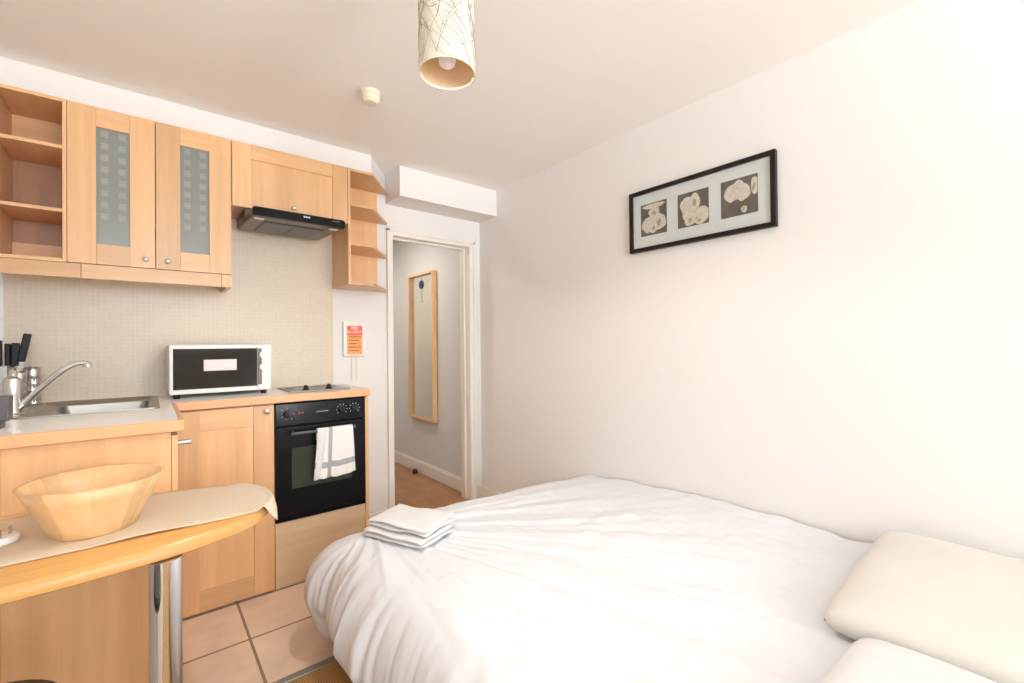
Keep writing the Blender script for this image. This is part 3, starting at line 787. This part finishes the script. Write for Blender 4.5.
# runner mat on the bar
def mat_f(u, v):
    x = XL+.004+(.338-XL)*u*1.0
    yl, yh = 1.465+.004*math.sin(x*18), 1.85
    # rounded by the bar end: shrink depth near the end
    y = yl+(yh-yl)*v
    z = ZBAR+.0025
    z += .0055*max(0, math.sin((x+.12)*16))*(1-v)**2*(1 if x < .0 else .4)
    e = x-.262-.03*(1-abs(v-.5)*1.2)*0
    if e > 0:
        z += .006*math.sin(min(1, e/.03)*PI)*.6 - max(0, e-.012)**1.15*2.1
        x = .262+e*.62
        y = y-(y-1.62)*.25*(e/.08)
    if x > .02:      # far corner is cut by the rounded bar end
        lim = 1.868-max(0, x-.06)**1.6*1.4
        y = yl+(min(lim, 1.868)-.012-yl)*v if e <= 0 else y
    return (x, y, z)
b = bm_new()
def mat_pt(u, v):
    # gentle cloth, straight near edge, rounded far corner, right end folded down over the bar edge
    x = XL+.004+(.336-XL-.004)*u
    yl = 1.466
    far = 1.852
    if x > .05: far = 1.852-.62*(x-.05)**1.45*1.1
    y = yl+(far-yl)*v
    if x > .2: y += (x-.2)*.16*(1-v)
    z = ZBAR+.0022+.005*max(0, math.sin((x+.10)*15))*(1-v)**3
    # fall over the rounded end: distance outside the bar outline
    d = 0
    c = Vector((.07, 1.62)); q = Vector((x, y))-c
    rr = q.length; lim = .232
    if x > .07 and rr > lim:
        d = rr-lim; q = q.normalized()*(lim+.45*d); x, y = c.x+q.x, c.y+q.y
        z += .010*math.sin(min(1, d/.035)*PI) - max(0, d-.012)*.95
    return (x, y, z)
grid_surface(b, mat_pt, 90, 30)
o = obj('table_runner', b, M['mat'], smooth='all', origin=(-.05, 1.65, ZBAR), fix=False)
md = o.modifiers.new('thickness', 'SOLIDIFY'); md.thickness = .0025; md.offset = 1
tag(o, 'beige woven table runner lying along the breakfast bar', 'table runner')

# wooden bowl
bc = (-.105, 1.612)
z0 = ZBAR+.0055
b = bm_new(); nst = 20
prof_o = [(.082, z0), (.086, z0+.003), (.105, z0+.045), (.128, z0+.095), (.145, z0+.131)]
prof_i = [(.137, z0+.131), (.120, z0+.095), (.097, z0+.045), (.075, z0+.012), (.0005, z0+.010)]
for k in range(nst):                  # staves
    a0, a1 = 2*PI*k/nst, 2*PI*(k+1)/nst; m_ = 3
    for pr_ in (prof_o+prof_i,):
        cols = [[b.verts.new((bc[0]+r*math.cos(a0+(a1-a0)*j/m_), bc[1]+r*math.sin(a0+(a1-a0)*j/m_), z)) for r, z in pr_] for j in range(m_+1)]
        for j in range(m_):
            for i in range(len(pr_)-1): b.faces.new([cols[j][i], cols[j+1][i], cols[j+1][i+1], cols[j][i+1]])
base = [b.verts.new((bc[0]+.082*math.cos(2*PI*k/40), bc[1]+.082*math.sin(2*PI*k/40), z0)) for k in range(40)]; b.faces.new(base[::-1])
o = obj('salad_bowl', b, M['bowl'], smooth='all', origin=(*bc, z0), fix=False)
tag(o, 'wide wooden salad bowl of pale staves on the table runner', 'bowl')

# plug lying on the runner
t = thing('mains_plug', 'white three-pin plug lying pins up on the table runner', 'plug', (-.285, 1.68, ZBAR+.006))
b = lathe(bm_new(), [(.0003, ZBAR+.0055), (.030, ZBAR+.0055), (.034, ZBAR+.010), (.034, ZBAR+.018), (.030, ZBAR+.023), (.0003, ZBAR+.024)], (-.277, 1.635, 0), n=28)
obj('plug_body', b, M['white'], t, smooth=True)
for px_, py_ in ((-.262, 1.645), (-.286, 1.655), (-.275, 1.62)):
    obj('pin', bx(px_-.003, px_+.003, py_-.0025, py_+.0025, ZBAR+.0235, ZBAR+.042, .0008), M['brass'], t)

# stool under the bar (only its rim shows)
t = thing('bar_stool', 'dark round stool seat tucked low beneath the breakfast bar', 'stool', (-.268, 1.185, 0))
b = lathe(bm_new(), [(.0003, .50), (.145, .50), (.158, .51), (.16, .525), (.15, .54), (.12, .545), (.0003, .545)], (-.268, 1.185, 0), n=40)
obj('seat', b, M['stool'], t, smooth=True)
b = lathe(bm_new(), [(.0003, .003), (.15, .003), (.15, .01), (.03, .02), (.02, .04), (.02, .4999), (.0003, .4999)], (-.268, 1.185, 0), n=32)
obj('pedestal', b, M['chrome'], t, smooth=True)

# ------------------------------------------------------------------ bed
t = thing('double_bed', 'double divan bed along the right wall beneath the white duvet', 'bed', (1.3, .85, 0))
obj('divan_base', bx(.60, 2.01, -.28, 1.72, .03, .25, .02), M['divan'], t)
obj('mattress', bx(.60, 2.01, -.28, 1.74, .2505, .415, .04), M['linen'], t)

XA, YA = .655, 1.66       # inner limits of the flat top
HEM = .60
def fbm(x, y, z=0): return noise.noise(Vector((x, y, z)))
def duvet(u, v):
    # u: across, 0 = wall, 1 = left hem ; v: along, 0 = head, 1 = foot hem
    drop = .50
    su = u*(XR-.012-XA+drop); sv = v*(YA+.27+drop)
    wx = XR-.012-su; wy = -.27+sv
    dx = max(0.0, XA-wx); dy = max(0.0, wy-YA)
    bx_, by_ = max(wx, XA), min(wy, YA)
    d = math.hypot(dx, dy); dd = min(d, drop*1.04)
    nx, ny = (-dx/d, dy/d) if d > 1e-6 else (0, 0)
    # bulging profile
    r = .17+.17*(dy/(d+1e-6))**2 if d > 0 else .17
    rz = .24
    a_end = PI/2; arc = .5*PI*(r+rz)/2
    if dd < arc: a = dd/arc*PI/2; out = r*math.sin(a); dn = rz*(1-math.cos(a))
    else:
        e = dd-arc; out = r-.10*e/(.3)*(abs(nx)) - .05*e/.3; dn = rz+e
    top = .471
    # padding and settling
    z = top-dn
    x = bx_+nx*out; y = by_+ny*out
    z += .010*fbm(wx*2.2, wy*2.2)
    # gather folds: long ridges running from the towels towards the pillow wall side
    ang = math.atan2(wy-1.75, wx-.72)
    rad = math.hypot(wy-1.75, wx-.72)
    fold = fbm(ang*9.0, rad*.9, 3.1)*.017+fbm(ang*20, rad*1.6, 9)*.008
    fold *= min(1, rad/.25)*max(.25, 1-rad/2.6)
    flat = max(0, 1-d/.12)
    z += fold*(.35+.65*flat)
    # long soft creases along the width near the wall
    z += .011*fbm(wx*1.3+4, wy*9, 5)*flat*min(1, max(0, (wx-1.0)/.5))
    z -= .03*min(1, max(0, (wy-1.1)/.5))*min(1, max(0, (wx-1.2)/.7))
    z += .011*(.25-abs(fbm(wx*5+wy*2, wy*3-wx*2, 21)))*flat + .0035*fbm(wx*22, wy*7, 4)*flat + .0025*fbm(wx*9, wy*30, 7)*flat
    # vertical gathers on the hanging sides
    if d > .03:
        k = min(1, (d-.03)/.25)
        s_along = (by_ - bx_) + 1.1*math.atan2(dy, dx+1e-6)*.45
        g = .034*fbm(s_along*3.2, d*1.2, 6)+.020*fbm(s_along*13, d*1.6, 2)+.012*fbm(s_along*34, d*2.2, 1)+.012*(abs(fbm(s_along*17, d*3+s_along*2, 12))-.25)+.010*(abs(fbm(s_along*38, d*5, 14))-.25)
        x += nx*g*k; y += ny*g*k
    z = max(z, .118+.02*fbm(wy*5, wx*5)) if dd > drop*.95 else z
    return (min(x, XR-.010), y, z)
b = bm_new(); grid_surface(b, duvet, 260, 310)
o = obj('duvet', b, M['linen'], smooth='all', origin=(1.2, .9, .42), fix=True)
tag(o, 'rumpled plain white duvet spread over the bed and hanging over its foot', 'duvet')
md = o.modifiers.new('thickness', 'SOLIDIFY'); md.thickness = .012; md.offset = -1
DUV = o

def pillow(name, label, cx, cy, cz, L, W, H, rz, tilt, mat, seed, ny=0.0):
    b = bm_new(); n = 56
    def half(sgn):
        vs = {}
        for i in range(n+1):
            for j in range(n+1):
                u, v = -1+2*i/n, -1+2*j/n
                pin = 1-.02*(1-abs(v)**2)*abs(u)**6-.035*abs(u*v)**4; pin2 = 1-.03*(1-abs(u)**2)*abs(v)**6-.05*abs(u*v)**4
                h = (max(0, 1-u**8)**.36)*(max(0, 1-v**8)**.36)*(1-.30*(u*u+v*v)/2)
                x, y = u*L/2*pin, v*W/2*pin2
                wr = fbm(x*5+seed, y*5, seed)*.012*h + fbm(x*18+seed, y*3, 2)*.0045*min(1, h*2)
                corner = abs(u)**5*abs(v)**5
                z = sgn*(H/2*h)*(1.0 if sgn > 0 else .8)+wr*(1 if sgn > 0 else .2)
                vs[i, j] = Vector((x, y, z))
        return vs
    up, dn = half(1), half(-1)
    V1 = {k: b.verts.new(p) for k, p in up.items()}
    V2 = {k: (V1[k] if k[0] in (0, n) or k[1] in (0, n) else b.verts.new(p)) for k, p in dn.items()}
    for i in range(n):
        for j in range(n):
            b.faces.new([V1[i, j], V1[i+1, j], V1[i+1, j+1], V1[i, j+1]])
            b.faces.new([V2[i, j], V2[i, j+1], V2[i+1, j+1], V2[i+1, j]])
    R = Matrix.Translation((cx, cy, cz)) @ Matrix.Rotation(rz, 4, 'Z') @ Matrix.Rotation(tilt[0], 4, 'X') @ Matrix.Rotation(tilt[1], 4, 'Y')
    bmesh.ops.transform(b, matrix=R, verts=b.verts)
    o = obj(name, b, mat, smooth='all', origin=(cx, cy, cz-.06))
    return tag(o, label, 'pillow')
pillow('pillow', 'cream pillow at the head of the bed against the right wall', 1.640, .155, .520, .71, .48, .12, .02, (-.02, -.01), M['pillow'], 3)
pillow('pillow', 'white pillow at the head of the bed, left of the cream pillow', (.935), .075, .518, .68, .48, .11, -.03, (0, .02), M['pillow2'], 8)

# folded towels on the duvet
def folded_towel(cx, cy, z0, L, W, H, rot, lab, seed, layers=2):
    t = thing('folded_towel', lab, 'towel', (cx, cy, z0), None)
    R = Matrix.Translation((cx, cy, 0)) @ Matrix.Rotation(rot, 4, 'Z')
    lh = H/layers
    for k in range(layers):
        b = bm_new(); nu, nv = 30, 22
        za = z0+k*lh
        def f(sgn):
            g = {}
            for i in range(nu+1):
                for j in range(nv+1):
                    u, v = -1+2*i/nu, -1+2*j/nv
                    x = u*(L/2-.004*k)*(1-.01*abs(v)); y = v*(W/2)*(1-.02*abs(u))
                    e = max(abs(u)**22, abs(v)**9)
                    hh = lh/2*(1-e)**.5 if e < 1 else 0
                    nz = fbm(x*9+seed, y*9+k*3, seed)*.010
                    g[i, j] = Vector((x+.010*fbm(y*12, k+seed), y+.012*fbm(x*9, k*2+seed)*abs(v), za+lh/2+sgn*hh*.98+nz*(1 if k == layers-1 or sgn < 0 else 1)))
            return g
        A, B = f(1), f(-1)
        V1 = {q: b.verts.new(p) for q, p in A.items()}
        V2 = {q: (V1[q] if q[0] in (0, nu) or q[1] in (0, nv) else b.verts.new(p)) for q, p in B.items()}
        for i in range(nu):
            for j in range(nv):
                b.faces.new([V1[i, j], V1[i+1, j], V1[i+1, j+1], V1[i, j+1]]); b.faces.new([V2[i, j], V2[i, j+1], V2[i+1, j+1], V2[i+1, j]])
        bmesh.ops.transform(b, matrix=R, verts=b.verts)
        obj('towel_layer', b, M['terry'], t, smooth='all')
folded_towel(.785, 1.60, .473, .30, .205, .028, -1.18, 'lower of the two folded white towels on the duvet', 2)
folded_towel(.800, 1.61, .506, .29, .195, .030, -1.15, 'upper of the two folded white towels on the duvet', 5)

# ------------------------------------------------------------------ picture on the right wall
def onr(d, yc, zc): return (XR-d, yc, zc)
FY0, FY1, FZ0, FZ1 = .733, 1.4535, 1.679, 1.998
t = thing('framed_picture', 'long black-framed triptych of white orchid photographs on the wall', 'picture', (XR-.01, 1.1, 1.69))
fx0, fx1 = XR-.026, XR-.001
b = bm_new(); fw = .020
for (y0, y1, c0, c1) in ((FY0, FY1, FZ0, FZ0+fw), (FY0, FY1, FZ1-fw, FZ1), (FY0, FY0+fw, FZ0+fw, FZ1-fw), (FY1-fw, FY1, FZ0+fw, FZ1-fw)):
    box(b, fx0, fx1, y0, y1, c0, c1, .001)
obj('frame', b, M['frame'], t)
obj('mount', bx(XR-.014, XR-.008, FY0+fw, FY1-fw, FZ0+fw, FZ1-fw), M['mount'], t)
xg = XR-.0145
def blob(b, cy, cz, ry, rz, x, rot=0, n=28, wob=.06, seed=0):
    vs = []
    for k in range(n):
        a = 2*PI*k/n; r = 1+wob*math.sin(3*a+seed)+wob*.6*math.sin(5*a+2*seed)
        y, z = ry*r*math.cos(a), rz*r*math.sin(a)
        vs.append(b.verts.new((x, cy+y*math.cos(rot)-z*math.sin(rot), cz+y*math.sin(rot)+z*math.cos(rot))))
    b.faces.new(vs)
PZ0, PZ1 = 1.757, 1.922
# position and size of every petal inside its print: (left-right -1..1, up-down -1..1, half width, half height, turn)
blooms = [
    [(.0, .80, .85, .16, 0), (-.05, .40, .42, .30, 0), (.42, -.32, .46, .50, .35), (-.45, -.25, .48, .52, -.35), (.02, -.02, .45, .26, 0), (0, -.60, .34, .28, 0)],
    [(.40, .28, .42, .50, .25), (-.12, .40, .36, .46, -.15), (.18, -.25, .50, .42, 0), (.20, -.66, .34, .30, .1), (-.62, -.42, .42, .46, -.3), (-.45, -.78, .34, .2, 0)],
    [(.42, .28, .38, .48, .25), (.02, .52, .36, .36, 0), (-.22, .22, .38, .48, -.1), (-.86, .40, .22, .46, 0), (.20, .16, .24, .30, 0), (-.28, -.72, .16, .18, 0)]]
for i, (y0, y1) in enumerate([(1.236, 1.387), (1.02, 1.176), (.805, .963)]):
    c = (y0+y1)/2; w = (y1-y0)/2; zc = (PZ0+PZ1)/2; hz = (PZ1-PZ0)/2
    ph = obj('photograph', bx(xg-.0006, xg+.0002, y0, y1, PZ0, PZ1), M['photo'], t)
    for k, (u, v, ru, rv, rot) in enumerate(blooms[i]):
        # u > 0 is to the left in the picture, which is +y on this wall
        b = bm_new(); blob(b, c+u*w, zc+v*hz, ru*w, rv*hz, xg-.0008-.0003*k, rot, seed=k+i)
        for vtx in b.verts:
            vtx.co.y = min(y1-.001, max(y0+.001, vtx.co.y)); vtx.co.z = min(PZ1-.001, max(PZ0+.001, vtx.co.z))
        pt = obj('petal', b, M['petal'], ph)
        b = bm_new(); blob(b, c+u*w*.9, zc+(v*.9-.05)*hz, ru*w*.35, rv*hz*.5, xg-.00095-.0003*k, rot+.3, seed=k+i+3)
        if k % 2: obj('petal_shade', b, M['petal2'], ph)
        else: b.free()
obj('glass', bx(XR-.019, XR-.0175, FY0+fw, FY1-fw, FZ0+fw, FZ1-fw), M['picglass'], t)

# ------------------------------------------------------------------ ceiling things
PX, PY, PZ = .6398, 1.052, CH+.742
t = thing('pendant_lamp', 'white cylindrical pendant lampshade with grey twig print', 'lamp', (PX, PY, PZ))
SR, SH = .0755, .245
b = lathe(bm_new(), [(SR, PZ), (SR, PZ+SH)], (PX, PY, 0), n=64)
obj('lamp_shade', b, M['shade'], t, smooth=True)
b = lathe(bm_new(), [(SR-.0012, PZ+.0004), (SR-.0012, PZ+SH)], (PX, PY, 0), n=64)
obj('lining', b, M['tan'], t, smooth=True, label='tan inner lining')
b = lathe(bm_new(), [(SR+.0006, PZ-.001), (SR+.0006, PZ+.003), (SR-.002, PZ+.003), (SR-.002, PZ-.001), (SR+.0006, PZ-.001)], (PX, PY, 0), n=64); obj('lower_ring', b, M['cream'], t)
b = lathe(bm_new(), [(.0003, PZ+.016), (.012, PZ+.018), (.021, PZ+.026), (.024, PZ+.038), (.022, PZ+.055), (.016, PZ+.085), (.014, PZ+.14)], (PX, PY, 0), n=32); obj('bulb', b, M['bulb'], t, smooth=True)
b = lathe(bm_new(), [(.017, PZ+.135), (.019, PZ+.14), (.019, PZ+.185), (.006, PZ+.2), (.0003, PZ+.2)], (PX, PY, 0), n=24)
for k in range(3):
    a = 2*PI*k/3; tube(b, [(PX+.018*math.cos(a), PY+.018*math.sin(a), PZ+.15), (PX+(SR-.002)*math.cos(a), PY+(SR-.002)*math.sin(a), PZ+SH-.01)], .0015, 6)
obj('lamp_holder', b, M['white'], t, smooth=True)
obj('cable', tube(bm_new(), [(PX, PY, PZ+.2), (PX, PY, ZC-.02)], .003, 8), M['white'], t, smooth=True)
b = lathe(bm_new(), [(.0003, ZC-.026), (.03, ZC-.024), (.04, ZC-.012), (.042, ZC-.0005)], (PX, PY, 0), n=32); obj('ceiling_rose', b, M['white'], t, smooth=True)
# twig print: long arcs sweeping round the shade
b = bm_new(); rnd = random.Random(11)
def on_shade(a, z): return (PX+(SR+.0009)*math.cos(a), PY+(SR+.0009)*math.sin(a), PZ+z)
def arc(a0, z0_, a1, z1_, bow, r=.0006):
    n = 18; pts = []
    for k in range(n+1):
        s = k/n; pts.append(on_shade(a0+(a1-a0)*s-bow*.2*math.sin(PI*s), min(SH-.002, max(.002, z0_+(z1_-z0_)*s+bow*.06*math.sin(PI*s)))))
    tube(b, pts, [r*(1-.5*k/n) for k in range(n+1)], 5)
for k in range(85):
    a = rnd.uniform(0, 2*PI); z = rnd.uniform(.0, .15); da = rnd.uniform(.3, 1.3)*rnd.choice((-1, 1)); dz = rnd.uniform(.01, .13)
    bow = rnd.uniform(-.5, .7); arc(a, z, a+da, z+dz, bow, rnd.uniform(.0006, .0011))
for k in range(40):
    a = rnd.uniform(0, 2*PI); z = rnd.uniform(.01, .2); arc(a, z, a+rnd.uniform(.12, .35)*rnd.choice((-1, 1)), z+rnd.uniform(-.02, .05), rnd.uniform(-.2, .2), .00045)
obj('twig_print', b, M['twig'], t, smooth=True, label='grey twig pattern')

t = thing('smoke_alarm', 'small cream smoke alarm on the ceiling left of the lamp', 'smoke alarm', (.795, 1.955, ZC))
sx, sy = .79, 1.965
b = lathe(bm_new(), [(.043, ZC-.0005), (.043, ZC-.014), (.036, ZC-.02), (.032, ZC-.022)], (sx, sy, 0), n=36); obj('mounting_base', b, M['cream'], t, smooth=True)
b = lathe(bm_new(), [(.030, ZC-.0205), (.040, ZC-.024), (.040, ZC-.04), (.028, ZC-.052), (.0003, ZC-.054)], (sx, sy, 0), n=36); obj('sensor_head', b, M['cream'], t, smooth=True)

# ------------------------------------------------------------------ hallway
HX = 1.995
t = thing('wall_mirror', 'tall narrow pine-framed mirror on the hallway wall', 'mirror', (HX-.01, 3.72, .5))
my0_, my1_, mz0_, mz1_ = 3.49, 3.965, .515, 1.865
b = bm_new(); fw = .016
for (y0, y1, c0, c1) in ((my0_, my1_, mz0_, mz0_+fw*1.3), (my0_, my1_, mz1_-fw*1.3, mz1_), (my0_, my0_+fw, mz0_+fw*1.3, mz1_-fw*1.3), (my1_-fw, my1_, mz0_+fw*1.3, mz1_-fw*1.3)):
    box(b, HX-.045, HX-.001, y0, y1, c0, c1, .002)
obj('frame', b, M['mirrorwood'], t)
obj('mirror_glass', bx(HX-.014, HX-.009, my0_+fw, my1_-fw, mz0_+fw*1.3, mz1_-fw*1.3), M['mirror'], t)
t = thing('hanging_tag', 'round dark blue tag on a cord hanging over the mirror', 'tag', (HX-.035, 3.74, 1.72))
b = lathe(bm_new(), [(.0003, HX-.0145), (.036, HX-.0145), (.04, HX-.018), (.036, HX-.022), (.0003, HX-.023)], (0, 3.745, 1.762), 'x', 28); obj('disc', b, M['blue'], t, smooth=True)
b = tube(bm_new(), [(HX-.0185, 3.745, 1.80), (HX-.0185, 3.745, 1.843)], .004, 6); obj('cord', b, M['white'], t)
b = tube(bm_new(), [(HX-.0185, 3.745, 1.722), (HX-.0185, 3.745, 1.62)], .0025, 6); box(b, HX-.0235, HX-.0145, 3.737, 3.753, 1.60, 1.63, .002); obj('tassel', b, M['cream'], t)
t = obj('door_stop', lathe(bm_new(), [(.022, 0), (.024, .004), (.020, .035), (.012, .042), (.0003, .043)], (1.945, 3.83, 0), n=24), M['rubber'], smooth=True, origin=(1.945, 3.83, 0))
tag(t, 'small dark rubber door stop on the hall floor by the skirting', 'door stop')

# ------------------------------------------------------------------ light
world = bpy.data.worlds.new('sky'); scene.world = world; world.use_nodes = True
wn = world.node_tree; bg = wn.nodes['Background']; bg.inputs[1].default_value = 20.5
tc_ = wn.nodes.new('ShaderNodeTexCoord'); sp_w = wn.nodes.new('ShaderNodeSeparateXYZ'); wr = wn.nodes.new('ShaderNodeValToRGB')
mr_w = wn.nodes.new('ShaderNodeMapRange'); mr_w.inputs['From Min'].default_value = -1; mr_w.inputs['From Max'].default_value = 1
wn.links.new(tc_.outputs['Generated'], sp_w.inputs[0]); wn.links.new(sp_w.outputs['Z'], mr_w.inputs['Value']); wn.links.new(mr_w.outputs[0], wr.inputs[0]); wn.links.new(wr.outputs[0], bg.inputs[0])
# bright overcast sky above, extra brightness added below the horizon to lift the ceiling
wr.color_ramp.elements[0].position = .47; wr.color_ramp.elements[0].color = (1.9, 2.05, 2.2, 1)
wr.color_ramp.elements[1].position = .5; wr.color_ramp.elements[1].color = (.80, .90, 1.0, 1)
for x0_, x1_, z0_, z1_ in ((WX0, WX1, WZ0, WZ1), (GX0, GX1, GZ0, GZ1)):
    pl = bpy.data.lights.new('window_portal', 'AREA'); pl.shape = 'RECTANGLE'; pl.size = x1_-x0_; pl.size_y = z1_-z0_; pl.cycles.is_portal = True
    po = bpy.data.objects.new('window_portal', pl); C.objects.link(po); po.location = ((x0_+x1_)/2, YB-T-.01, (z0_+z1_)/2); po.rotation_euler = (PI/2, 0, 0)
lb = bpy.data.lights.new('pendant_bulb_light', 'SPOT'); lb.energy = 34; lb.color = (1, .96, .90); lb.shadow_soft_size = .02; lb.spot_size = math.radians(162); lb.spot_blend = .35
lo = bpy.data.objects.new('pendant_bulb_light', lb); C.objects.link(lo); lo.location = (PX, PY, PZ+.012)
lb = bpy.data.lights.new('pendant_glow_light', 'POINT'); lb.energy = .06; lb.color = (1, .82, .6); lb.shadow_soft_size = .02
lo = bpy.data.objects.new('pendant_glow_light', lb); C.objects.link(lo); lo.location = (PX, PY, PZ+.12)
hl = bpy.data.lights.new('hall_fill_light', 'AREA'); hl.size = .3; hl.energy = 10; hl.color = (1, .95, .90)  # fill lamp added out of view to brighten the hall
ho = bpy.data.objects.new('hall_fill_light', hl); C.objects.link(ho); ho.location = (1.3, 3.7, 2.28)

# ------------------------------------------------------------------ camera
cam = bpy.data.cameras.new('camera'); co = bpy.data.objects.new('camera', cam); C.objects.link(co)
cam.sensor_width = 36; cam.lens = 447.2365/1024*36; cam.clip_start = .02
Rm = Matrix(((0.77416264, 0.00320859, -0.6329786), (-0.63291782, -0.01083185, -0.7741432), (-0.00934024, 0.99993619, -0.00635484)))
co.matrix_world = Matrix.Translation((0, 0, CH)) @ Rm.to_4x4()
scene.camera = co

vs = scene.view_settings
scene.display_settings.display_device = 'sRGB'
vs.view_transform = 'Standard'; vs.look = 'None'; vs.gamma = 1; vs.exposure = 0.0; vs.use_curve_mapping = False
cy = scene.cycles
cy.max_bounces = 12; cy.diffuse_bounces = 8; cy.glossy_bounces = 5; cy.transparent_max_bounces = 12
cy.sample_clamp_indirect = 6; cy.caustics_reflective = False; cy.caustics_refractive = False
cy.use_denoising = True
for o in bpy.data.objects:
    if '_org' in o.keys(): del o['_org']
